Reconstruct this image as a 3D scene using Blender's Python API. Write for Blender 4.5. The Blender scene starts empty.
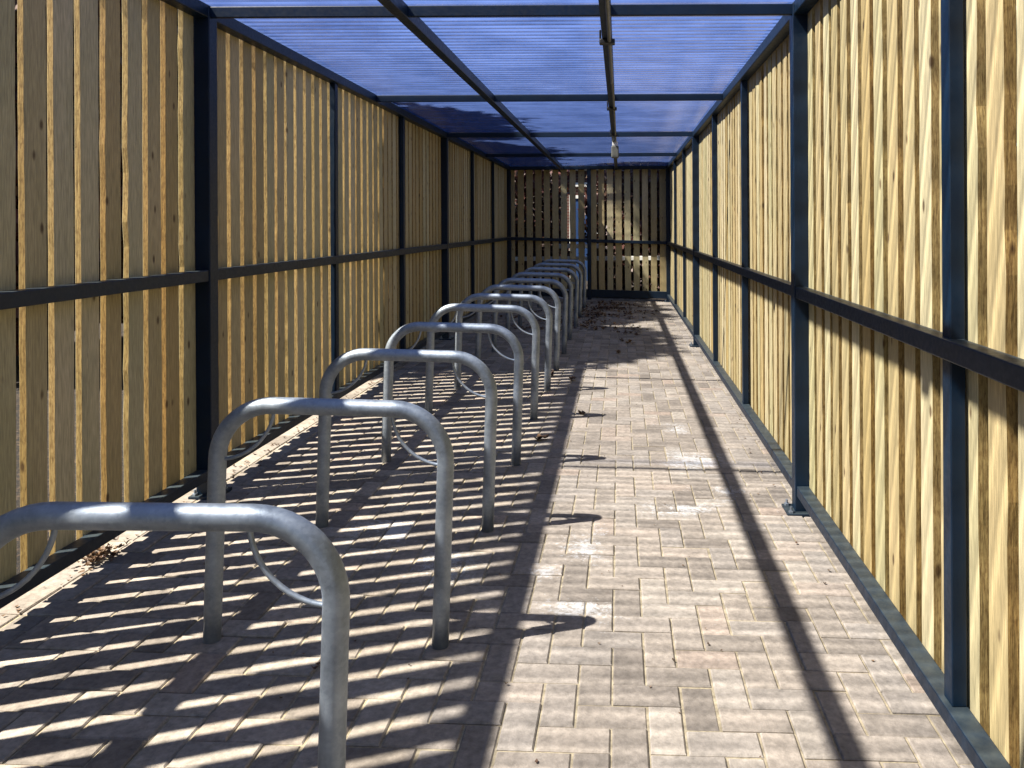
import bpy, bmesh, math, random
from mathutils import Vector, Matrix
R = math.radians
rng = random.Random(11)
sc = bpy.context.scene
COL = sc.collection

# ------------------------------------------------------------------ layout (metres)
XR, XL = 0.84, -1.98            # inner steel planes of the two long walls
SLOPE = -0.034                  # paving falls gently to the right
def gz(x): return SLOPE * (x - XR)
POSTS = [-1.40, 3.72, 8.84, 13.96]
PW = 0.075                      # post section
ZB = 2.41                       # underside of roof beams
CAMZ = 1.40

# ------------------------------------------------------------------ helpers
class MB:
    def __init__(s): s.v=[]; s.f=[]; s.r=[]; s.e=[]
    def add(s, vs, fs, r=0.0, e=None):
        n=len(s.v); s.v += [tuple(v) for v in vs]
        s.f += [tuple(i+n for i in f) for f in fs]; s.r += [r]*len(fs); s.e += e if e else [0.0]*len(fs)
    def box(s, x0,x1,y0,y1,z0,z1, r=0.0):
        s.add([(x0,y0,z0),(x1,y0,z0),(x1,y1,z0),(x0,y1,z0),(x0,y0,z1),(x1,y0,z1),(x1,y1,z1),(x0,y1,z1)],
              [(0,3,2,1),(4,5,6,7),(0,1,5,4),(1,2,6,5),(2,3,7,6),(3,0,4,7)], r)
    def tube(s, pts, rad, n=16, caps=True, r=0.0):
        pts=[Vector(p) for p in pts]; rings=[]; up=None
        rads = rad if isinstance(rad,(list,tuple)) else [rad]*len(pts)
        for i,p in enumerate(pts):
            t=((pts[min(i+1,len(pts)-1)]-pts[max(i-1,0)])).normalized()
            if up is None:
                up=Vector((0,1,0)) if abs(t.y)<.9 else Vector((1,0,0))
            a=t.cross(up).normalized(); b=a.cross(t).normalized(); up=b
            rings.append([p+(a*math.cos(2*math.pi*k/n)+b*math.sin(2*math.pi*k/n))*rads[i] for k in range(n)])
        vs=[v for q in rings for v in q]; fs=[]
        for i in range(len(pts)-1):
            for k in range(n):
                k2=(k+1)%n
                fs.append((i*n+k,i*n+k2,(i+1)*n+k2,(i+1)*n+k))
        if caps:
            fs.append(tuple(range(n-1,-1,-1))); fs.append(tuple((len(pts)-1)*n+k for k in range(n)))
        s.add(vs,fs,r)
    def build(s, name, mat, parent=None, smooth=False, bevel=0, loc=None):
        me=bpy.data.meshes.new(name); me.from_pydata(s.v,[],s.f)
        at=me.attributes.new('rnd','FLOAT','FACE'); at.data.foreach_set('value', s.r)
        if any(s.e): ae=me.attributes.new('edge','FLOAT','FACE'); ae.data.foreach_set('value', s.e)
        if smooth: me.polygons.foreach_set('use_smooth',[True]*len(me.polygons))
        me.materials.append(mat); me.update()
        o=bpy.data.objects.new(name,me); COL.objects.link(o)
        if parent: o.parent=parent
        if bevel:
            m=o.modifiers.new('Bevel','BEVEL'); m.width=bevel; m.segments=2; m.limit_method='ANGLE'
        return o
def tag(o,label=None,cat=None,group=None,kind=None):
    if label: o['label']=label
    if cat: o['category']=cat
    if group: o['group']=group
    if kind: o['kind']=kind
    return o
def empty(name, loc=(0,0,0), **k):
    o=bpy.data.objects.new(name,None); COL.objects.link(o); o.location=loc; o.empty_display_size=.1
    return tag(o,**k)
def put(mb, name, mat, parent, **k):
    """build a part whose vertices are in world space under a root Empty"""
    L=Vector(parent.location) if parent.parent is None else Vector((0,0,0))
    if parent.parent is not None: L=Vector(parent.parent.location)
    mb.v=[tuple(Vector(v)-L) for v in mb.v]
    return mb.build(name,mat,parent,**k)

# ------------------------------------------------------------------ materials
def newmat(name):
    m=bpy.data.materials.new(name); m.use_nodes=True; nt=m.node_tree; nt.nodes.clear()
    out=nt.nodes.new('ShaderNodeOutputMaterial')
    return m,nt,out
def N(nt,t,**k):
    n=nt.nodes.new(t)
    for a,b in k.items():
        if a in n.inputs: n.inputs[a].default_value=b
        else: setattr(n,a,b)
    return n
def ramp(nt, stops):
    n=nt.nodes.new('ShaderNodeValToRGB'); e=n.color_ramp.elements
    while len(e)>len(stops): e.remove(e[-1])
    while len(e)<len(stops): e.new(.5)
    for q,(p,c) in zip(e,stops):
        q.position=p; q.color=(c,c,c,1) if isinstance(c,(int,float)) else (*c,1)
    return n
def mixc(nt, fac, a, b, mode='MIX'):
    n=nt.nodes.new('ShaderNodeMix'); n.data_type='RGBA'; n.blend_type=mode
    for sock,val in ((n.inputs[0],fac),(n.inputs[6],a),(n.inputs[7],b)):
        if hasattr(val,'is_output'): nt.links.new(val,sock)
        elif isinstance(val,(int,float)): sock.default_value=val
        else: sock.default_value=(*val,1)
    return n.outputs[2]
def math_(nt,op,a,b=None,c=None):
    n=nt.nodes.new('ShaderNodeMath'); n.operation=op
    for i,v in enumerate((a,b,c)):
        if v is None: continue
        if hasattr(v,'is_output'): nt.links.new(v,n.inputs[i])
        else: n.inputs[i].default_value=v
    return n.outputs[0]
def coords(nt, scale=(1,1,1), offset_attr=False):
    tc=N(nt,'ShaderNodeTexCoord'); v=tc.outputs['Object']
    at=None
    if offset_attr:
        at=N(nt,'ShaderNodeAttribute',attribute_name='rnd')
        vm=N(nt,'ShaderNodeVectorMath',operation='MULTIPLY'); vm.inputs[1].default_value=(37,53,71)
        nt.links.new(at.outputs['Fac'],vm.inputs[0])
        ad=N(nt,'ShaderNodeVectorMath',operation='ADD'); nt.links.new(v,ad.inputs[0]); nt.links.new(vm.outputs[0],ad.inputs[1]); v=ad.outputs[0]
    mp=N(nt,'ShaderNodeMapping'); mp.inputs['Scale'].default_value=scale
    nt.links.new(v,mp.inputs[0])
    return mp.outputs[0],at,v
def noise(nt,vec,scale,detail=4,rough=.55,out='Fac'):
    n=N(nt,'ShaderNodeTexNoise'); n.inputs['Scale'].default_value=scale; n.inputs['Detail'].default_value=detail; n.inputs['Roughness'].default_value=rough
    nt.links.new(vec,n.inputs['Vector']); return n.outputs[out]
def bump(nt,h,strength=.3,dist=.01):
    b=N(nt,'ShaderNodeBump'); b.inputs['Strength'].default_value=strength; b.inputs['Distance'].default_value=dist
    nt.links.new(h,b.inputs['Height']); return b.outputs[0]

def wood_mat(name, c1, c2, c3):
    m,nt,out=newmat(name)
    v,at,raw=coords(nt,(26,26,.55),True)
    g=noise(nt,v,5,6,.6)                       # long grain
    v2,_,_=coords(nt,(1,1,.35),True)
    bl=noise(nt,v2,3.2,3)                      # broad tone drift
    base=ramp(nt,[(0,c1),(.22,c2),(.4,tuple(a*k for a,k in zip(c1,(1.10,1.04,.90)))),(.6,c3),(.8,tuple(a*k for a,k in zip(c2,(.92,.98,.98)))),(1,c3)]); nt.links.new(at.outputs['Fac'],base.inputs[0])
    gr=ramp(nt,[(.30,.82),(.52,1.0),(.75,1.06)]); nt.links.new(g,gr.inputs[0])
    c=mixc(nt,1,base.outputs[0],gr.outputs[0],'MULTIPLY')
    dr=ramp(nt,[(.3,(.86,.88,.80)),(.7,(1.06,1.03,1.0))]); nt.links.new(bl,dr.inputs[0])
    c=mixc(nt,1,c,dr.outputs[0],'MULTIPLY')
    # knots: sparse small ovals
    v3,_,_=coords(nt,(13,13,5.8),True)
    vo=N(nt,'ShaderNodeTexVoronoi'); vo.inputs['Scale'].default_value=1; vo.inputs['Randomness'].default_value=1
    nt.links.new(v3,vo.inputs['Vector'])
    kd=ramp(nt,[(.07,1.0),(.15,0.0)]); nt.links.new(vo.outputs['Distance'],kd.inputs[0])
    sep=N(nt,'ShaderNodeSeparateColor'); nt.links.new(vo.outputs['Color'],sep.inputs[0])
    gate=math_(nt,'GREATER_THAN',sep.outputs[0],.15)
    kf=math_(nt,'MULTIPLY',kd.outputs[0],gate); kf=math_(nt,'MULTIPLY',kf,.85)
    c=mixc(nt,kf,c,(.07,.035,.015))
    # fine mill marks
    v4,_,_=coords(nt,(60,60,4),True); f=noise(nt,v4,4,4)
    fr=ramp(nt,[(.35,.74),(.65,1.10)]); nt.links.new(f,fr.inputs[0])
    c=mixc(nt,1,c,fr.outputs[0],'MULTIPLY')
    # sawn edges are browner and rougher than the planed faces
    ea=N(nt,'ShaderNodeAttribute',attribute_name='edge'); rv,_,_=coords(nt,(90,90,26),True); rn=noise(nt,rv,1.6,5,.7)
    sr=ramp(nt,[(.36,(.45,.32,.18)),(.56,(.80,.64,.40))]); nt.links.new(rn,sr.inputs[0])
    c=mixc(nt,ea.outputs['Fac'],c,mixc(nt,1,c,sr.outputs[0],'MULTIPLY'))
    b=N(nt,'ShaderNodeBsdfPrincipled'); nt.links.new(c,b.inputs['Base Color']); b.inputs['Roughness'].default_value=.72
    b.inputs['Specular IOR Level'].default_value=.3
    hh=math_(nt,'ADD',g,f); nt.links.new(bump(nt,hh,.35,.004),b.inputs['Normal'])
    nt.links.new(b.outputs[0],out.inputs[0]); return m

def steel_mat():
    m,nt,out=newmat('navy_painted_steel')
    v,_,_=coords(nt)
    n1=noise(nt,v,7,4); n2=noise(nt,v,60,3)
    c=ramp(nt,[(.3,(.001,.0075,.020)),(.7,(.002,.0125,.031))]); nt.links.new(n1,c.inputs[0])
    # pale dust settled on upward faces, scuffs elsewhere
    geo=N(nt,'ShaderNodeNewGeometry'); sp=N(nt,'ShaderNodeSeparateXYZ'); nt.links.new(geo.outputs['Normal'],sp.inputs[0])
    upf=N(nt,'ShaderNodeMapRange'); upf.inputs[1].default_value=.6; upf.inputs[2].default_value=1; nt.links.new(sp.outputs[2],upf.inputs[0])
    dn=ramp(nt,[(.35,.25),(.7,.7)]); nt.links.new(noise(nt,v,16,5,.7),dn.inputs[0])
    d=math_(nt,'MULTIPLY',upf.outputs[0],dn.outputs[0])
    sc_=ramp(nt,[(.68,0.0),(.76,.18)]); nt.links.new(noise(nt,v,23,5,.7),sc_.inputs[0])
    d=math_(nt,'MAXIMUM',d,sc_.outputs[0])
    col=mixc(nt,d,c.outputs[0],(.055,.066,.064))
    b=N(nt,'ShaderNodeBsdfPrincipled'); nt.links.new(col,b.inputs['Base Color'])
    rr=ramp(nt,[(.3,.36),(.7,.52)]); nt.links.new(n2,rr.inputs[0]); nt.links.new(rr.outputs[0],b.inputs['Roughness'])
    b.inputs['Specular IOR Level'].default_value=.32
    nt.links.new(bump(nt,n2,.06,.002),b.inputs['Normal'])
    nt.links.new(b.outputs[0],out.inputs[0]); return m

def galv_mat():
    m,nt,out=newmat('galvanised_steel')
    v,_,_=coords(nt)
    vo=N(nt,'ShaderNodeTexVoronoi'); vo.inputs['Scale'].default_value=110; nt.links.new(v,vo.inputs['Vector'])
    s=N(nt,'ShaderNodeSeparateColor'); nt.links.new(vo.outputs['Color'],s.inputs[0])
    n1=noise(nt,v,9,5,.65); n2=noise(nt,v,140,3)
    a=math_(nt,'MULTIPLY_ADD',s.outputs[0],.09,n1)
    c=ramp(nt,[(.30,(.155,.182,.225)),(.52,(.258,.297,.352)),(.8,(.395,.44,.505))]); nt.links.new(a,c.inputs[0])
    dk=ramp(nt,[(.64,0.0),(.76,.45)]); nt.links.new(noise(nt,v,17,6,.75),dk.inputs[0])
    col=mixc(nt,dk.outputs[0],c.outputs[0],(.20,.19,.17))
    b=N(nt,'ShaderNodeBsdfPrincipled'); nt.links.new(col,b.inputs['Base Color']); b.inputs['Metallic'].default_value=.72
    rr=ramp(nt,[(.3,.44),(.8,.60)]); nt.links.new(a,rr.inputs[0]); nt.links.new(rr.outputs[0],b.inputs['Roughness'])
    hb=math_(nt,'ADD',n2,n1); nt.links.new(bump(nt,hb,.12,.003),b.inputs['Normal'])
    nt.links.new(b.outputs[0],out.inputs[0]); return m

def paver_mat():
    m,nt,out=newmat('clay_grey_block_paving')
    v,_,raw=coords(nt); at=N(nt,'ShaderNodeAttribute',attribute_name='rnd')
    base=ramp(nt,[(0,(.168,.146,.128)),(.2,(.213,.186,.162)),(.45,(.268,.232,.200)),(.65,(.238,.212,.190)),(.9,(.305,.270,.235)),(1,(.268,.215,.180))])
    nt.links.new(at.outputs['Fac'],base.inputs[0])
    n1=noise(nt,v,45,6,.65); n2=noise(nt,v,7,5,.6); n3=noise(nt,v,220,3)
    r1=ramp(nt,[(.3,.66),(.7,1.22)]); nt.links.new(n1,r1.inputs[0])
    r2=ramp(nt,[(.3,.80),(.7,1.15)]); nt.links.new(n2,r2.inputs[0])
    c=mixc(nt,1,base.outputs[0],r1.outputs[0],'MULTIPLY'); c=mixc(nt,1,c,r2.outputs[0],'MULTIPLY')
    # white efflorescence patches around the middle of the path
    tc=N(nt,'ShaderNodeTexCoord'); geo=tc.outputs['Object']
    tot=None
    for (px,py,rx,ry) in ((.42,4.55,.30,.35),(-.16,3.25,.22,.35),(-.72,3.05,.25,.30),(.30,3.75,.35,.18),(-.30,3.02,.16,.16),(.36,5.2,.25,.25),(-1.0,3.35,.3,.3),(-.15,2.75,.3,.2),(.55,4.0,.25,.25)):
        sub=N(nt,'ShaderNodeVectorMath',operation='SUBTRACT'); sub.inputs[1].default_value=(px,py,0); nt.links.new(geo,sub.inputs[0])
        mul=N(nt,'ShaderNodeVectorMath',operation='MULTIPLY'); mul.inputs[1].default_value=(1/rx,1/ry,0); nt.links.new(sub.outputs[0],mul.inputs[0])
        ln=N(nt,'ShaderNodeVectorMath',operation='LENGTH'); nt.links.new(mul.outputs[0],ln.inputs[0])
        k=ramp(nt,[(.0,1.0),(1.0,0.0)]); nt.links.new(ln.outputs['Value'],k.inputs[0])
        tot=k.outputs[0] if tot is None else math_(nt,'MAXIMUM',tot,k.outputs[0])
    pn=noise(nt,v,48,8,.8)
    # salt keeps to whole blocks: add the block's own random to the threshold
    ps=math_(nt,'MULTIPLY_ADD',tot,.30,pn)
    br=math_(nt,'MULTIPLY_ADD',at.outputs['Fac'],.17,ps)
    w=ramp(nt,[(.77,0.0),(.89,.68)]); nt.links.new(br,w.inputs[0])
    c=mixc(nt,w.outputs[0],c,(.46,.47,.49))
    # sparse dark stains
    ds=ramp(nt,[(.68,0.0),(.76,.5)]); nt.links.new(noise(nt,v,5.5,6,.7),ds.inputs[0])
    c=mixc(nt,ds.outputs[0],c,(.13,.105,.09))
    b=N(nt,'ShaderNodeBsdfPrincipled'); nt.links.new(c,b.inputs['Base Color']); b.inputs['Roughness'].default_value=.85
    b.inputs['Specular IOR Level'].default_value=.25
    h=math_(nt,'ADD',n1,n3); nt.links.new(bump(nt,h,.35,.004),b.inputs['Normal'])
    nt.links.new(b.outputs[0],out.inputs[0]); return m

def simple(name,c1,c2,scale=8,rough=.8,bs=.2,dist=.01,detail=5):
    m,nt,out=newmat(name); v,_,_=coords(nt)
    n=noise(nt,v,scale,detail,.65); c=ramp(nt,[(.50,c1),(.80,c2)] if name=='bark_mulch' else [(.3,c1),(.7,c2)]); nt.links.new(n,c.inputs[0])
    b=N(nt,'ShaderNodeBsdfPrincipled'); nt.links.new(c.outputs[0],b.inputs['Base Color']); b.inputs['Roughness'].default_value=rough
    nt.links.new(bump(nt,n,bs,dist),b.inputs['Normal']); nt.links.new(b.outputs[0],out.inputs[0]); return m

def leaf_mat(name, cols):
    m,nt,out=newmat(name)
    at=N(nt,'ShaderNodeAttribute',attribute_name='rnd')
    n=len(cols); c=ramp(nt,[(i/(n-1),q) for i,q in enumerate(cols)]); nt.links.new(at.outputs['Fac'],c.inputs[0])
    d=N(nt,'ShaderNodeBsdfPrincipled'); d.inputs['Roughness'].default_value=.55; nt.links.new(c.outputs[0],d.inputs['Base Color'])
    t=N(nt,'ShaderNodeBsdfTranslucent'); nt.links.new(c.outputs[0],t.inputs[0])
    mx=N(nt,'ShaderNodeMixShader'); mx.inputs[0].default_value=.2
    nt.links.new(d.outputs[0],mx.inputs[1]); nt.links.new(t.outputs[0],mx.inputs[2]); nt.links.new(mx.outputs[0],out.inputs[0]); return m

def brick_mat(name,c1,c2):
    m,nt,out=newmat(name); tc=N(nt,'ShaderNodeTexCoord')
    sp=N(nt,'ShaderNodeSeparateXYZ'); nt.links.new(tc.outputs['Object'],sp.inputs[0])
    u=math_(nt,'ADD',sp.outputs[0],sp.outputs[1]); cb=N(nt,'ShaderNodeCombineXYZ')
    nt.links.new(u,cb.inputs[0]); nt.links.new(sp.outputs[2],cb.inputs[1])
    br=N(nt,'ShaderNodeTexBrick'); br.inputs['Scale'].default_value=1; br.inputs['Brick Width'].default_value=.225; br.inputs['Row Height'].default_value=.075
    br.inputs['Mortar Size'].default_value=.010; br.inputs['Color1'].default_value=(*c1,1); br.inputs['Color2'].default_value=(*c2,1); br.inputs['Mortar'].default_value=(.12,.105,.09,1)
    nt.links.new(cb.outputs[0],br.inputs['Vector'])
    b=N(nt,'ShaderNodeBsdfPrincipled'); nt.links.new(br.outputs[0],b.inputs['Base Color']); b.inputs['Roughness'].default_value=.9
    nt.links.new(bump(nt,br.outputs['Fac'],-.4,.01),b.inputs['Normal'])
    nt.links.new(b.outputs[0],out.inputs[0]); return m

def roof_mat():
    """blue-tinted corrugated polycarbonate: the crests pass light straight through, the slopes scatter it"""
    m,nt,out=newmat('corrugated_polycarbonate')
    v,_,raw=coords(nt)
    sp=N(nt,'ShaderNodeSeparateXYZ'); nt.links.new(raw,sp.inputs[0])
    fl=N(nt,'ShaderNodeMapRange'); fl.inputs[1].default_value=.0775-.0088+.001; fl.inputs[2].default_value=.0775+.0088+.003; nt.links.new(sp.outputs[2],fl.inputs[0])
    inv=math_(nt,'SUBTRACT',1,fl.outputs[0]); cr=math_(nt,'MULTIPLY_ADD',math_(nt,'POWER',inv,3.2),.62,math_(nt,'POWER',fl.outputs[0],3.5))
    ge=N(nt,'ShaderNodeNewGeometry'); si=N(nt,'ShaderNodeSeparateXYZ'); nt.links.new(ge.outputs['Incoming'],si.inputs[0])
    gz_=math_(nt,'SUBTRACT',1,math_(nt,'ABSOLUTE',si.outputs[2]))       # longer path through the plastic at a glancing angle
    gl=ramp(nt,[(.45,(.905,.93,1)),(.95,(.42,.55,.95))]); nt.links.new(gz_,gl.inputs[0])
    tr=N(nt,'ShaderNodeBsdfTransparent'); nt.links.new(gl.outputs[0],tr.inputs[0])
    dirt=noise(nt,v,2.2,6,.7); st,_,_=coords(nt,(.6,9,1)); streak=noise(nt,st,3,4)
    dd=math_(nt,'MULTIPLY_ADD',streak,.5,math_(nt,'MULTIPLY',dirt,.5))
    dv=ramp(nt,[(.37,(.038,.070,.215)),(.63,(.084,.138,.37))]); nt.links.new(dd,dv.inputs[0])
    trough_shade=ramp(nt,[(0,.26),(.35,.85),(1,1.15)]); nt.links.new(fl.outputs[0],trough_shade.inputs[0]); dvc=mixc(nt,1,dv.outputs[0],trough_shade.outputs[0],'MULTIPLY')  # corrugation shade lines put into the sheet colour, darkest in the troughs
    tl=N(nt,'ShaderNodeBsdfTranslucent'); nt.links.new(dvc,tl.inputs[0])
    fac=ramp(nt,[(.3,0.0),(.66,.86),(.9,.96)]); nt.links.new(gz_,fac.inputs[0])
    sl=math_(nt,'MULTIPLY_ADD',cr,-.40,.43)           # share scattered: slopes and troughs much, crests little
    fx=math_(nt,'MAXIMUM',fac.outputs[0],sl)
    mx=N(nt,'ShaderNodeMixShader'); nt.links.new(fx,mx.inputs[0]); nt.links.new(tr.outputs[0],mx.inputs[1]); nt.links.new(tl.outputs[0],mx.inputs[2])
    g=N(nt,'ShaderNodeBsdfGlossy'); g.inputs['Roughness'].default_value=.15
    fr=N(nt,'ShaderNodeFresnel'); fr.inputs['IOR'].default_value=1.35
    ff=math_(nt,'MULTIPLY',fr.outputs[0],.3)
    m2=N(nt,'ShaderNodeMixShader'); nt.links.new(ff,m2.inputs[0]); nt.links.new(mx.outputs[0],m2.inputs[1]); nt.links.new(g.outputs[0],m2.inputs[2])
    nt.links.new(m2.outputs[0],out.inputs[0]); return m

WOOD  = wood_mat('treated_pine',(.352,.275,.140),(.46,.38,.222),(.525,.455,.298))
STEEL = steel_mat(); GALV=galv_mat(); PAVER=paver_mat(); ROOF=roof_mat()
SAND  = simple('jointing_sand',(.17,.14,.095),(.34,.29,.20),60,.95,.4,.004)
MULCH = simple('bark_mulch',(.006,.004,.004),(.16,.105,.065),38,.95,.8,.03,9)
PLAST = simple('grey_plastic',(.10,.10,.085),(.15,.15,.13),20,.45,.03)
WHITEP= simple('white_paint',(.70,.70,.68),(.80,.80,.78),12,.5,.05)
BLACKP= simple('black_plastic',(.012,.012,.013),(.02,.02,.02),20,.4,.03)
BLUEP = simple('blue_door_paint',(.014,.045,.14),(.02,.06,.18),6,.5,.05)
BARK  = simple('bark',(.05,.035,.025),(.12,.09,.065),14,.95,.7,.03)
FELT  = simple('roof_felt',(.03,.03,.03),(.06,.06,.06),20,.95,.3)
BRICK = brick_mat('red_brick',(.085,.024,.016),(.05,.016,.013))
PURPLE= leaf_mat('purple_leaves',[(.030,.010,.012),(.055,.016,.014),(.085,.026,.018),(.050,.035,.016)])
GREEN = leaf_mat('hedge_leaves',[(.02,.035,.014),(.035,.055,.018),(.05,.075,.025)])
LITTER= leaf_mat('dry_leaves',[(.05,.028,.016),(.10,.055,.028),(.17,.10,.05),(.07,.03,.02)])

# ------------------------------------------------------------------ ground + paving
xs=[-500,-60,-5.5,-2.2,1.2,60,500]
ys=[-500,-60,-3.2,14.5,80,500]
mb=MB()
def gg(x): return gz(max(-5.5,min(1.2,x)))-.035
vs=[(x,y,gg(x)) for y in ys for x in xs]; nx=len(xs)
mb.add(vs,[(j*nx+i,j*nx+i+1,(j+1)*nx+i+1,(j+1)*nx+i) for j in range(len(ys)-1) for i in range(nx-1)])
tag(mb.build('ground',MULCH),kind='structure')

PX0,PX1,PY0,PY1=-2.13,1.02,-3.0,14.35
mb=MB(); pr=random.Random(3)
def paver(x0,x1,y0,y1):
    x0=max(x0,PX0);x1=min(x1,PX1);y0=max(y0,PY0);y1=min(y1,PY1)
    if x1-x0<.025 or y1-y0<.025: return
    j=.0023+pr.random()*.0015; x0+=j;x1-=j;y0+=j*.8;y1-=j*.8
    b=.0040; h=pr.gauss(0,.0014); tx=pr.gauss(0,.004); ty=pr.gauss(0,.004)
    cx,cy=(x0+x1)/2,(y0+y1)/2; ang=pr.gauss(0,.005)
    def P(x,y,dz):
        dx,dy=x-cx,y-cy; xx=cx+dx-dy*ang; yy=cy+dy+dx*ang
        return (xx,yy,gz(xx)+h+dx*tx+dy*ty+dz)
    lo=[P(x0,y0,-.012),P(x1,y0,-.012),P(x1,y1,-.012),P(x0,y1,-.012)]
    md=[P(x0,y0,-b),P(x1,y0,-b),P(x1,y1,-b),P(x0,y1,-b)]
    tp=[P(x0+b,y0+b,0),P(x1-b,y0+b,0),P(x1-b,y1-b,0),P(x0+b,y1-b,0)]
    fs=[(8,9,10,11)]
    for k in range(4):
        k2=(k+1)%4; fs+=[(k,k2,4+k2,4+k),(4+k,4+k2,8+k2,8+k)]
    mb.add(lo+md+tp,fs,pr.random())
W=.1; FX=-2.03; OX,OY=FX,-3.0
for r in range(0,176):
    for c in range(-2,34):
        k=(c-r)%4; x=OX+c*W; y=OY+r*W
        if k==0: x0,x1,y0,y1=x,x+2*W,y,y+W
        elif k==3: x0,x1,y0,y1=x,x+W,y,y+2*W
        else: continue
        x0=max(x0,FX)
        if x1>x0+.02: paver(x0,x1,y0,y1)
y=PY0
while y<PY1: paver(FX-.1,FX,y,y+2*W); y+=2*W
pav=mb.build('block_paving',PAVER); tag(pav,kind='structure')
mb=MB(); mb.add([(PX0,PY0,gz(PX0)-.0054),(PX1,PY0,gz(PX1)-.0054),(PX1,PY1,gz(PX1)-.0054),(PX0,PY1,gz(PX0)-.0054)],[(0,1,2,3)])
tag(mb.build('paving_sand',SAND),kind='structure')

# ------------------------------------------------------------------ slatted walls
wr=random.Random(21)
def slat(mb, a0, a1, n0, n1, z0, z1, axis, jit=1.0):
    """one upright batten; a = along the wall, n = through its thickness; edges wander a little"""
    rows=22; r=wr.random(); rough=wr.random()<.38; vs=[]
    l0=wr.gauss(0,.0022)*jit; l1=wr.gauss(0,.0022)*jit; tw=wr.gauss(0,.0015)
    wa=.0021 if rough else .0006; wob=[wr.gauss(0,wa)*jit for _ in range(rows+1)]; wob2=[wr.gauss(0,.0008)*jit for _ in range(rows+1)]
    c=.0018
    for i in range(rows+1):
        t=i/rows; z=z0+(z1-z0)*t; s=(t-.5)*2
        A0=a0+l0*s+wob[i]; A1=a1+l1*s+wob2[i]; d=tw*s
        sg=1 if n1>n0 else -1
        ring=[(A0+c,n0+d),(A1-c,n0-d),(A1,n0+c*sg-d),(A1,n1-c*sg),(A1-c,n1),(A0+c,n1),(A0,n1-c*sg),(A0,n0+c*sg+d)]
        for (a,n) in ring: vs.append((n,a,z) if axis=='y' else (a,n,z))
    K=8; fs=[]; ed=[]
    for i in range(rows):
        for k in range(K):
            k2=(k+1)%K; fs.append((i*K+k,i*K+k2,(i+1)*K+k2,(i+1)*K+k)); ed.append(1.0 if k in (2,6) else 0.0)
    ed+=[1.0,1.0]; fs.append(tuple(range(K-1,-1,-1))); fs.append(tuple(rows*K+k for k in range(K)))
    mb.add(vs,fs,r,ed)

def base_plate(x0,x1,y0,y1,post):
    z=gz((x0+x1)/2)
    m=MB(); m.box(x0,x1,y0,y1,z-.004,z+.012)
    o=put(m,'base_plate',STEEL,post,bevel=.002)
    m=MB()
    for bx in (x0+.022,x1-.022):
        for by in (y0+.022,y1-.022):
            m.tube([(bx,by,z+.010),(bx,by,z+.022)],.013,6); m.tube([(bx,by,z+.02),(bx,by,z+.040)],.006,8)
    put(m,'bolts',GALV,post)

def long_wall(name,label,side):
    sg=1 if side=='R' else -1
    xi=XR if side=='R' else XL
    root=empty(name,(xi,POSTS[0],gz(xi)),label=label,cat='slatted wall')
    g0=gz(xi)
    def bx(m,d0,d1,y0,y1,z0,z1):
        a,b=sorted((xi+sg*d0,xi+sg*d1)); m.box(a,b,y0,y1,z0,z1)
    for p in POSTS:
        m=MB(); bx(m,0,PW,p,p+PW,g0+.004,ZB+.062)
        po=put(m,'post',STEEL,root,bevel=.004)
        a,b=sorted((xi-sg*.045,xi+sg*(PW+.02))); base_plate(a,b,p-.035,p+PW+.035,po)
    # top rail in one run, mid and bottom rails between the posts
    m=MB(); bx(m,.004,.070,POSTS[0]-.12,POSTS[-1]+PW+.02,ZB+.003,ZB+.066); put(m,'top_rail',STEEL,root,bevel=.004)
    for p,q in zip(POSTS[:-1],POSTS[1:]):
        m=MB(); bx(m,.006,.060,p+PW+.001,q-.001,g0+1.042,g0+1.097); put(m,'mid_rail',STEEL,root,bevel=.004)
        m=MB(); bx(m,.006,.066,p+PW+.001,q-.001,g0+.086,g0+.134); put(m,'bottom_rail',STEEL,root,bevel=.004)
        step=(q-p)/3
        for k in (1,2):
            y=p+k*step
            m=MB(); bx(m,.022,.0622,y,y+.052,g0+.1335,ZB+.004); put(m,'stud',STEEL,root,bevel=.003)
    for p,q in zip(POSTS[:-1],POSTS[1:]):
        m=MB(); y=p+PW+.004; end=q-.004; cnt=round((end-y+.0375)/.1375); sw=.0955 if side=='L' else .088; ws=[sw+wr.gauss(0,.003) for _ in range(cnt)]
        gs=[max(.026,.137-sw+wr.gauss(0,.005)) for _ in range(cnt-1)]; kk=(end-y-sum(ws))/sum(gs)
        for i in range(cnt):
            n0=xi+sg*(.0685+wr.random()*.003)
            slat(m,y,y+ws[i],n0,n0+sg*(.025 if side=='L' else .033),g0+.092+wr.gauss(0,.003),ZB+.035+wr.random()*.01,'y')
            y+=ws[i]+(gs[i]*kk if i<cnt-1 else 0)
        put(m,'slat_panel',WOOD,root)
    return root
long_wall('slatted_wall','long timber batten wall on the left, its inner faces in shade, behind the bike stands','L')
long_wall('slatted_wall','long sunlit timber batten wall on the right, along the clear paved walkway','R')

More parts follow.
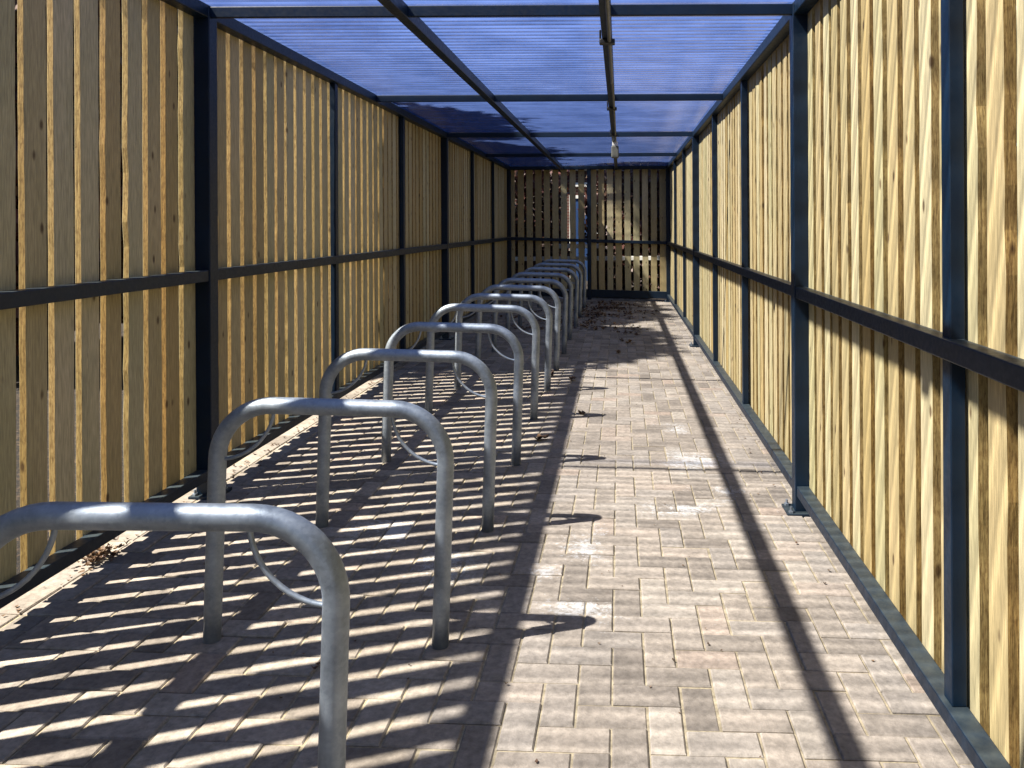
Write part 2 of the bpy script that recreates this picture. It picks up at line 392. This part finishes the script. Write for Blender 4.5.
# end wall
BY=POSTS[-1]+PW
root=empty('slatted_wall',(-.56,BY,gz(-.56)),label='short end wall of spaced dark battens closing the far end of the shelter',cat='slatted wall')
def skew(m,x0,x1,y0,y1,z0,z1):
    a,b=gz(x0),gz(x1)
    m.add([(x0,y0,a+z0),(x1,y0,b+z0),(x1,y1,b+z0),(x0,y1,a+z0),(x0,y0,a+z1),(x1,y0,b+z1),(x1,y1,b+z1),(x0,y1,a+z1)],
          [(0,3,2,1),(4,5,6,7),(0,1,5,4),(1,2,6,5),(2,3,7,6),(3,0,4,7)])
cx=-.56; e0,e1=XL+.001,XR-.001
m=MB(); m.box(cx-.035,cx+.035,BY-PW+.003,BY-.003,gz(cx)+.004,ZB+.06); put(m,'post',STEEL,root,bevel=.004)
m=MB(); m.box(e0,e1,BY-.062,BY-.004,ZB+.001,ZB+.06); put(m,'top_rail',STEEL,root,bevel=.004)
for a,b in ((e0,cx-.036),(cx+.036,e1)):
    m=MB(); skew(m,a,b,BY-.058,BY-.004,1.042,1.097); put(m,'mid_rail',STEEL,root,bevel=.004)
    m=MB(); skew(m,a,b,BY-.064,BY-.004,.055,.185); put(m,'bottom_rail',STEEL,root,bevel=.004)
for a,b in ((XL-.05,cx-.005),(cx+.02,XR+.05)):
    m=MB(); x=a
    while x+.07<b:
        w=.112+wr.gauss(0,.003); slat(m,x,min(x+w,b),BY+.004,BY+.028,gz(x)+.05,ZB+.03+wr.random()*.01,'x'); x+=w+.047+wr.gauss(0,.005)
    put(m,'slat_panel',WOOD,root)

# ------------------------------------------------------------------ roof
root=empty('shelter_roof',(XL,POSTS[0],ZB),label='flat shelter roof of blue translucent corrugated sheets on dark steel beams',cat='roof')
step=2.56
for k in range(7):
    y=POSTS[0]+k*step
    if k==6: y-=.075
    m=MB(); m.box(XL-.003,XR+.003,y+.010,y+.032,ZB+.005,ZB+.059); put(m,'cross_beam',STEEL,root,bevel=.004)
for x,w in ((-1.05,.056),(-.065,.054)):
    m=MB(); m.box(x-w/2,x+w/2,POSTS[0]-.1,POSTS[-1]+.05,ZB-.004,ZB+.0605); put(m,'purlin',STEEL,root,bevel=.004)
pitch=.076; amp=.0088; seg=12
def sheet(y0,y1,dz):
    m=MB(); n=int((y1-y0)/pitch*seg); x0,x1=XL-.22,XR+.2; vs=[]
    for i in range(n+1):
        y=y0+(y1-y0)*i/n; z=ZB+.0775+dz+amp*math.sin(2*math.pi*y/pitch)
        vs+=[(x0,y,z),((x0+x1)/2,y,z),(x1,y,z)]
    fs=[]
    for i in range(n):
        for j in (0,1): fs.append((i*3+j,i*3+j+1,(i+1)*3+j+1,(i+1)*3+j))
    m.add(vs,fs); put(m,'roof_sheet',ROOF,root,smooth=True)
bounds=[POSTS[0]-.25,3.80,8.92,POSTS[-1]+.3]
for i in range(3): sheet(bounds[i],bounds[i+1]+(.10 if i<2 else 0),.0025*(2-i))

# conduit and box under the right-hand purlin
ZC=ZB-.004
root=empty('cable_conduit',(-.05,POSTS[0],ZC-.011),label='thin grey cable conduit clipped under the roof purlin nearer the right wall',cat='conduit')
m=MB(); m.tube([(-.052,POSTS[0],ZC-.011),(-.052,5.4,ZC-.011)],.0105,12); put(m,'pipe',PLAST,root,smooth=True)
m=MB(); m.tube([(-.046,5.4,ZC-.011),(-.046,9.22,ZC-.011)],.0095,12); put(m,'pipe',PLAST,root,smooth=True)
for y in (1.9,4.15,6.55,8.5):
    m=MB(); m.box(-.105,-.022,y,y+.055,ZC-.026,ZC-.0008); m.box(-.107,-.0965,y+.004,y+.05,ZC-.024,ZC+.05); put(m,'clip',BLACKP,root,bevel=.004)
root=empty('junction_box',(-.055,9.27,ZC),label='small grey box hanging from the roof purlin near the far end',cat='electrical box')
m=MB(); m.box(-.10,-.01,9.23,9.31,ZC-.20,ZC-.055); put(m,'housing',PLAST,root,bevel=.012)
m=MB(); m.box(-.088,-.022,9.24,9.30,ZC-.0545,ZC-.0008); put(m,'mount',WHITEP,root,bevel=.004)

# ------------------------------------------------------------------ bike stands
LX,RX,TH,TR=-1.314,-.581,.785,.0268; BR=.172
def bar_path():
    zt=TH-TR; pts=[(0,0,-.05)]; w=RX-LX
    pts+= [(0,0,z) for z in (.15,.35,zt-BR)]
    for k in range(1,13):
        a=math.pi-k*math.pi/2/12; pts.append((BR+BR*math.cos(a),0,zt-BR+BR*math.sin(a)))
    pts.append((w/2,0,zt))
    for k in range(0,13):
        a=math.pi/2-k*math.pi/2/12; pts.append((w-BR+BR*math.cos(a),0,zt-BR+BR*math.sin(a)))
    pts+= [(w,0,z) for z in (.35,.15,-.05)]
    return pts
ORD=['nearest','second nearest','third nearest','fourth','fifth','sixth','seventh','eighth','ninth','tenth','eleventh','last']
EXTRA=['galvanised bike stand nearest the camera, its left leg out of the frame',
 'second galvanised bike stand from the front, both feet standing among the striped shadows',
 'third galvanised bike stand from the front, level with the dark left post',
 'fourth galvanised bike stand from the front of the row',
 'fifth galvanised bike stand from the front, just before the tree shade',
 'sixth galvanised bike stand from the front, first under the tree shade',
 'seventh galvanised bike stand from the front, in the tree shade',
 'eighth galvanised bike stand from the front, in the tree shade',
 'fourth galvanised bike stand from the end wall, in shade beside fallen leaves',
 'third galvanised bike stand from the end wall, in shade beside fallen leaves',
 'second galvanised bike stand from the end wall, mostly hidden by others',
 'farthest galvanised bike stand, standing closest to the end wall of battens']
GRP='galvanised bike stands in a row'
proto=empty('bike_stand',(LX,1.5,gz(LX)))
m=MB(); m.tube(bar_path(),TR,24); m.build('hoop',GALV,proto,smooth=True)
zt=TH-TR; w=RX-LX; lr=.178
for s in (0,1):
    cxx=w if s else 0; sg=-1 if s else 1
    pts=[]
    for k in range(15):
        a=k*math.pi/2/14
        pts.append((cxx+sg*lr*math.cos(a),0,zt-lr*math.sin(a)))
    m=MB(); m.tube(pts,.0058,10); m.build('locking_loop',GALV,proto,smooth=True)
YS=(1.53,2.475,3.41,4.345,5.36,6.27,7.18,8.08,9.08,10.15,11.3,12.5)
DX=(-.018,-.004,-.013,-.013,-.026,-.018,-.02,-.015,-.02,-.012,-.018,-.01)
def settle(o,i):
    q=random.Random(100+i)
    y=YS[i]
    dz=.008 if i in (2,3,4) else 0
    dx=DX[i]
    o.location=(LX+dx,y,gz(LX+dx)+dz); o.rotation_euler=(q.gauss(0,.004),-math.atan(SLOPE)*1.0,q.gauss(0,.006) + (.042 if i==0 else .006))
    tag(o,EXTRA[i],'bike stand',GRP)
settle(proto,0)
for i in range(1,12):
    o=proto.copy(); COL.objects.link(o)
    for ch in list(proto.children):
        c=ch.copy(); COL.objects.link(c); c.parent=o
    settle(o,i)

# ------------------------------------------------------------------ dead leaves
def leaf_geo(m,x,y,z,s,q,flat=.35):
    a=q.random()*6.283; tx=q.gauss(0,flat); ty=q.gauss(0,flat); cu=q.uniform(.1,.5)*s
    ca,sa=math.cos(a),math.sin(a); pts=[]
    for (u,v,h) in ((-1,0,cu*.7),(-.3,-.42,cu*.35),(.45,-.36,cu*.3),(1,0,cu),(.45,.36,cu*.3),(-.3,.42,cu*.35),(0,0,0)):
        lx=u*s*.5; ly=v*s*.75; xx=x+lx*ca-ly*sa; yy=y+lx*sa+ly*ca
        pts.append((xx,yy,z+h+abs(lx*tx+ly*ty)*.5+.002))
    m.add(pts,[(0,1,6),(1,2,6),(2,3,6),(3,4,6),(4,5,6),(5,0,6)],q.random())
q=random.Random(9); m=MB()
for c in range(80):
    if c<62: cx_,cy_=q.gauss(-.12,.30),q.uniform(9.6,13.5)
    else: cx_,cy_=q.uniform(-1.9,-.3),q.uniform(9.5,13.6)
    for k in range(q.randint(3,22)):
        x=cx_+q.gauss(0,.10); y=cy_+q.gauss(0,.09)
        if not(-1.9<x<.6 and y<13.8): continue
        leaf_geo(m,x,y,gz(x)+q.random()*.02,q.uniform(.03,.075),q)
for c in range(420):
    t=q.random()
    if t<.45: x,y,s=q.gauss(-2.06,.03),q.uniform(2.2,9),q.uniform(.008,.02)
    elif t<.6: x,y,s=q.gauss(.80,.035),q.uniform(2.2,13),q.uniform(.006,.018)
    else: x,y,s=q.uniform(-1.9,.8),q.uniform(1.8,10),q.uniform(.005,.014)
    leaf_geo(m,x,y,gz(x)+.001,s,q,.6)
tag(m.build('leaf_litter',LITTER),'scattered brown dead leaves on the paving before the end wall','leaf litter',kind='stuff')
LEAVES=[((-.50,4.85),.07,'curled brown leaf on the striped shadows behind the third bike stand'),
 ((-.62,6.9),.08,'dark dead leaf by the foot of a stand at the edge of the tree shade'),
 ((-.42,6.75),.07,'small dark dead leaf lying just beside the tree shade edge'),
 ((-.28,5.55),.05,'dead leaf on the long dark beam shadow across the path'),
 ((-.03,8.2),.07,'dark leaf alone in the middle of the tree shadow'),
 ((.12,8.9),.07,'dark leaf near the right edge of the tree shadow'),
 ((.02,9.1),.06,'small leaf in the tree shadow nearer the leaf litter'),
 ((-.94,2.33),.024,'tiny dark leaf scrap on the paving behind the nearest stand\'s right leg')]
for (x,y),s,lab in LEAVES:
    m=MB(); q=random.Random(int(x*1000+y*77))
    for k in range(3): leaf_geo(m,q.gauss(0,.018),q.gauss(0,.018),k*.004,s,q,.8)
    o=m.build('dead_leaf',LITTER); o.location=(x,y,gz(x)+.001); tag(o,lab,'leaf','loose dead leaves on the paving')
m=MB(); q=random.Random(77)
for k in range(90): leaf_geo(m,q.gauss(0,.03),q.gauss(0,.045),abs(q.gauss(0,.014)),q.uniform(.015,.035),q,.9)
o=m.build('leaf_clump',LITTER); o.location=(-2.055,3.03,gz(-2.055)+.002); tag(o,'small brown clump of debris on the sunlit strip along the left wall','leaf clump',kind='stuff')

# ------------------------------------------------------------------ outside: trees, hedge, buildings
def tree(x,y,blobs,n,seed,label,trunk_h):
    """blobs: (dx,dy,zc,rx,ry,rz) lobes of one dense crown"""
    q=random.Random(seed); root=empty('tree',(x,y,gg(x)),label=label,cat='tree',group='purple leaved trees beyond the left wall')
    m=MB(); vol=[b[3]*b[4]*b[5] for b in blobs]; tv=sum(vol); PE=4.2
    def leafq(p,s,r):
        a=Vector((q.gauss(0,1),q.gauss(0,1),q.gauss(0,.6))).normalized(); b=a.cross(Vector((q.gauss(0,1),q.gauss(0,1),q.gauss(0,1)))).normalized()
        m.add([p-a*s,p-b*s*.55,p+a*s*1.1,p+b*s*.55],[(0,1,2,3)],r)
    for b,w in zip(blobs,vol):
        def inside(lo,hi):
            while True:
                u=[q.uniform(-1,1) for _ in range(3)]; t=sum(abs(a)**PE for a in u)
                if lo<t<hi: return u
        cl=[inside(.35,1.0)+[q.uniform(.22,.42),q.random()] for _ in range(int(40+60*w/tv))]
        k=int(n*w/tv)
        for _ in range(int(k*.45)):
            c=cl[q.randrange(len(cl))]; d=Vector((q.gauss(0,1),q.gauss(0,1),q.gauss(0,1))).normalized()*c[3]*(q.random()**.4)
            leafq(Vector((b[0]+c[0]*b[3],b[1]+c[1]*b[4],b[2]+c[2]*b[5]))+d,q.uniform(.06,.11),min(1,c[4]*.5+q.random()*.5))
        for _ in range(int(k*.55)):
            u=inside(0,.95); leafq(Vector((b[0]+u[0]*b[3],b[1]+u[1]*b[4],b[2]+u[2]*b[5])),q.uniform(.10,.17),q.random())
    m.build('crown',PURPLE,root)
    top=max(b[2] for b in blobs); b=blobs[0]
    m=MB(); m.tube([(0,0,-.1),(.03,.02,trunk_h*.5),(-.02,.05,trunk_h),(0,0,top)],[.15,.12,.10,.03],10)
    for k in range(8):
        a=q.random()*6.28; z=trunk_h*q.uniform(.5,1.6); L=q.uniform(.6,.9)
        m.tube([(0,0,z),(math.cos(a)*b[3]*.4*L,math.sin(a)*b[4]*.4*L,z+.6),(math.cos(a)*b[3]*L,math.sin(a)*b[4]*L,z+1.5)],[.05,.035,.012],7)
    m.build('trunk',BARK,root,smooth=True)
tree(-5.4,7.15,[(0,0,3.85,1.2,1.6,3.6),(.2,.2,6.8,.85,1.2,.75)],22000,1,'dense purple leaved tree outside, nearest of those beyond the left wall',1.5)
tree(-5.4,10.3,[(0,0,3.9,1.2,1.7,3.65),(.3,.2,6.9,.8,1.3,.75)],21000,2,'dense purple leaved tree outside, middle one beyond the left wall',1.5)
tree(-5.4,12.9,[(0,-.3,3.95,1.25,1.5,3.75),(.1,-.4,11.9,1.1,1.5,1.4)],19000,3,'tall purple leaved tree outside, beyond the left wall near its far corner',1.5)
tree(-5.2,18.0,[(0,0,2.3,1.4,1.8,1.7)],6000,4,'short purple leaved tree, unseen, added beyond the end wall to shade the outbuilding',.8)  # unseen extra tree, added to keep the outbuilding front in shade

def hedge(name,label,x0,x1,y0,y1,h,n,seed,leafm=None):
    q=random.Random(seed); root=empty(name,((x0+x1)/2,(y0+y1)/2,gg((x0+x1)/2)),label=label,cat='hedge'); m=MB()
    hx,hy=(x1-x0)/2,(y1-y0)/2
    for i in range(n):
        p=Vector((q.uniform(-hx,hx),q.uniform(-hy,hy),q.random()*h*(1+.06*math.sin(q.random()*6))))
        p.x+=.12*math.sin(p.y*2.3+p.z*3); s=q.uniform(.05,.10)
        a=Vector((q.gauss(0,1),q.gauss(0,1),q.gauss(0,1))).normalized(); b=a.cross(Vector((q.gauss(0,1),q.gauss(0,1),q.gauss(0,1)))).normalized()
        m.add([p-a*s,p-b*s*.6,p+a*s,p+b*s*.6],[(0,1,2,3)],q.random())
    m.build('foliage',leafm or GREEN,root)
    m=MB()
    for k in range(int(max(hx,hy)*2/.5)):
        t=-max(hx,hy)+.25+k*.5; xx,yy=(0,t) if hy>hx else (t,0); m.tube([(xx,yy,-.05),(xx+q.gauss(0,.05),yy+q.gauss(0,.05),h*.5),(xx+q.gauss(0,.1),yy+q.gauss(0,.1),h*.9)],[.03,.022,.008],6)
    m.build('stems',BARK,root,smooth=True)
hedge('hedge','leafy green hedge outside the right wall of the shelter',1.12,2.3,-3,15,2.3,17000,5)

hedge('hedge','dark purple hedge behind the end wall, left of the blue door',-3.6,-1.08,15.2,16.1,2.6,5500,6,PURPLE)
hedge('hedge','dark purple hedge behind the end wall, right of the blue door',-.68,2.2,15.2,16.1,2.6,6500,7,PURPLE)
# brick building off to the left
def brick_block(label,x0,x1,y0,y1,h,wins=(),door=None):
    root=empty('brick_building',((x0+x1)/2,(y0+y1)/2,gg(x0)),label=label,cat='building')
    m=MB(); m.box(x0,x1,y0,y1,gg(x0)-.1,h); put(m,'wall',BRICK,root)
    m=MB(); m.box(x0-.15,x1+.15,y0-.15,y1+.15,h,h+.16); put(m,'roof',FELT,root,bevel=.01)
    return root
b=brick_block('long red brick building glimpsed between the left wall battens',-18,-11.5,-2,26,4.6)
for k in range(5):
    y=1+k*5; m=MB(); m.box(-11.51,-11.46,y,y+1.5,1.2,2.5); f=put(m,'window',FELT,b,bevel=.008)
    m=MB(); m.box(-11.462,-11.452,y+.08,y+1.42,1.28,2.42); put(m,'pane',BLACKP,f)
b=brick_block('low red brick outbuilding with a blue door behind the end wall',-6.5,5.5,19.2,24,2.75)
m=MB(); m.box(-1.18,-.62,19.13,19.2,.0,2.06); f=put(m,'door',BLUEP,b,bevel=.004)
m=MB()
m.box(-.6195,-.545,19.11,19.2,.0,2.14); m.box(-1.255,-1.1805,19.11,19.2,.0,2.14); m.box(-1.1803,-.6197,19.11,19.2,2.062,2.14)
put(m,'door_frame',WHITEP,f,bevel=.003)
m=MB(); m.box(-1.1,-.75,19.14,19.197,2.36,2.46); put(m,'vent',WHITEP,b,bevel=.003)

root=empty('rail_fence',(-.5,14.8,gg(-.5)),label='low white painted post and rail fence seen through the end wall gaps',cat='fence')
m=MB(); m.box(-2.6,1.3,14.78,14.81,.72,.80); put(m,'rail',WHITEP,root,bevel=.004)
m=MB(); m.box(-1.25,-.40,14.78,14.81,.955,1.04); put(m,'rail',WHITEP,root,bevel=.004)
for x in (-2.52,-1.2,-.45,1.22):
    m=MB(); m.box(x-.03,x+.03,14.812,14.87,gg(x)-.2,1.06 if abs(x+.8)<.6 else .82); put(m,'post',BARK,root,bevel=.004)

# ------------------------------------------------------------------ light, sky, camera
EL,AZ=R(54.2),R(20.5)
d=Vector((math.cos(EL)*math.cos(AZ),math.cos(EL)*math.sin(AZ),-math.sin(EL)))
sun=bpy.data.lights.new('sun','SUN'); sun.energy=5.0; sun.angle=R(.65); sun.color=(1,.93,.79)
so=bpy.data.objects.new('sun',sun); COL.objects.link(so); so.rotation_euler=d.to_track_quat('-Z','Y').to_euler(); so.location=(-8,-4,12)
wd=bpy.data.worlds.new('World'); sc.world=wd; wd.use_nodes=True; nt=wd.node_tree
sky=nt.nodes.new('ShaderNodeTexSky'); sky.sky_type='NISHITA'; sky.sun_disc=False; sky.sun_elevation=EL
s=-d; sky.sun_rotation=math.atan2(s.x,s.y)
sky.air_density=1.0; sky.dust_density=.4; sky.ozone_density=2.5
bg=nt.nodes['Background']; bg.inputs[1].default_value=.042; nt.links.new(sky.outputs[0],bg.inputs[0])

cam=bpy.data.cameras.new('camera'); co=bpy.data.objects.new('camera',cam); COL.objects.link(co); sc.camera=co
f=770; cam.sensor_width=36; cam.lens=f*36/1024; cam.shift_x=(512-620)/1024; cam.shift_y=(225-384)/1024
cam.clip_start=.05; cam.clip_end=2000
Mx=Matrix.Rotation(R(90),4,'X') @ Matrix.Rotation(R(-.3),4,'Z'); Mx.translation=Vector((0,0,CAMZ)); co.matrix_world=Mx
sc.view_settings.view_transform='Standard'; sc.view_settings.look='None'; sc.view_settings.exposure=1.84; sc.view_settings.gamma=1
sc.render.engine='CYCLES'; c=sc.cycles
c.use_denoising=True; c.max_bounces=10; c.diffuse_bounces=5; c.glossy_bounces=4; c.transmission_bounces=6; c.transparent_max_bounces=16
c.sample_clamp_indirect=6; c.caustics_reflective=False; c.caustics_refractive=False
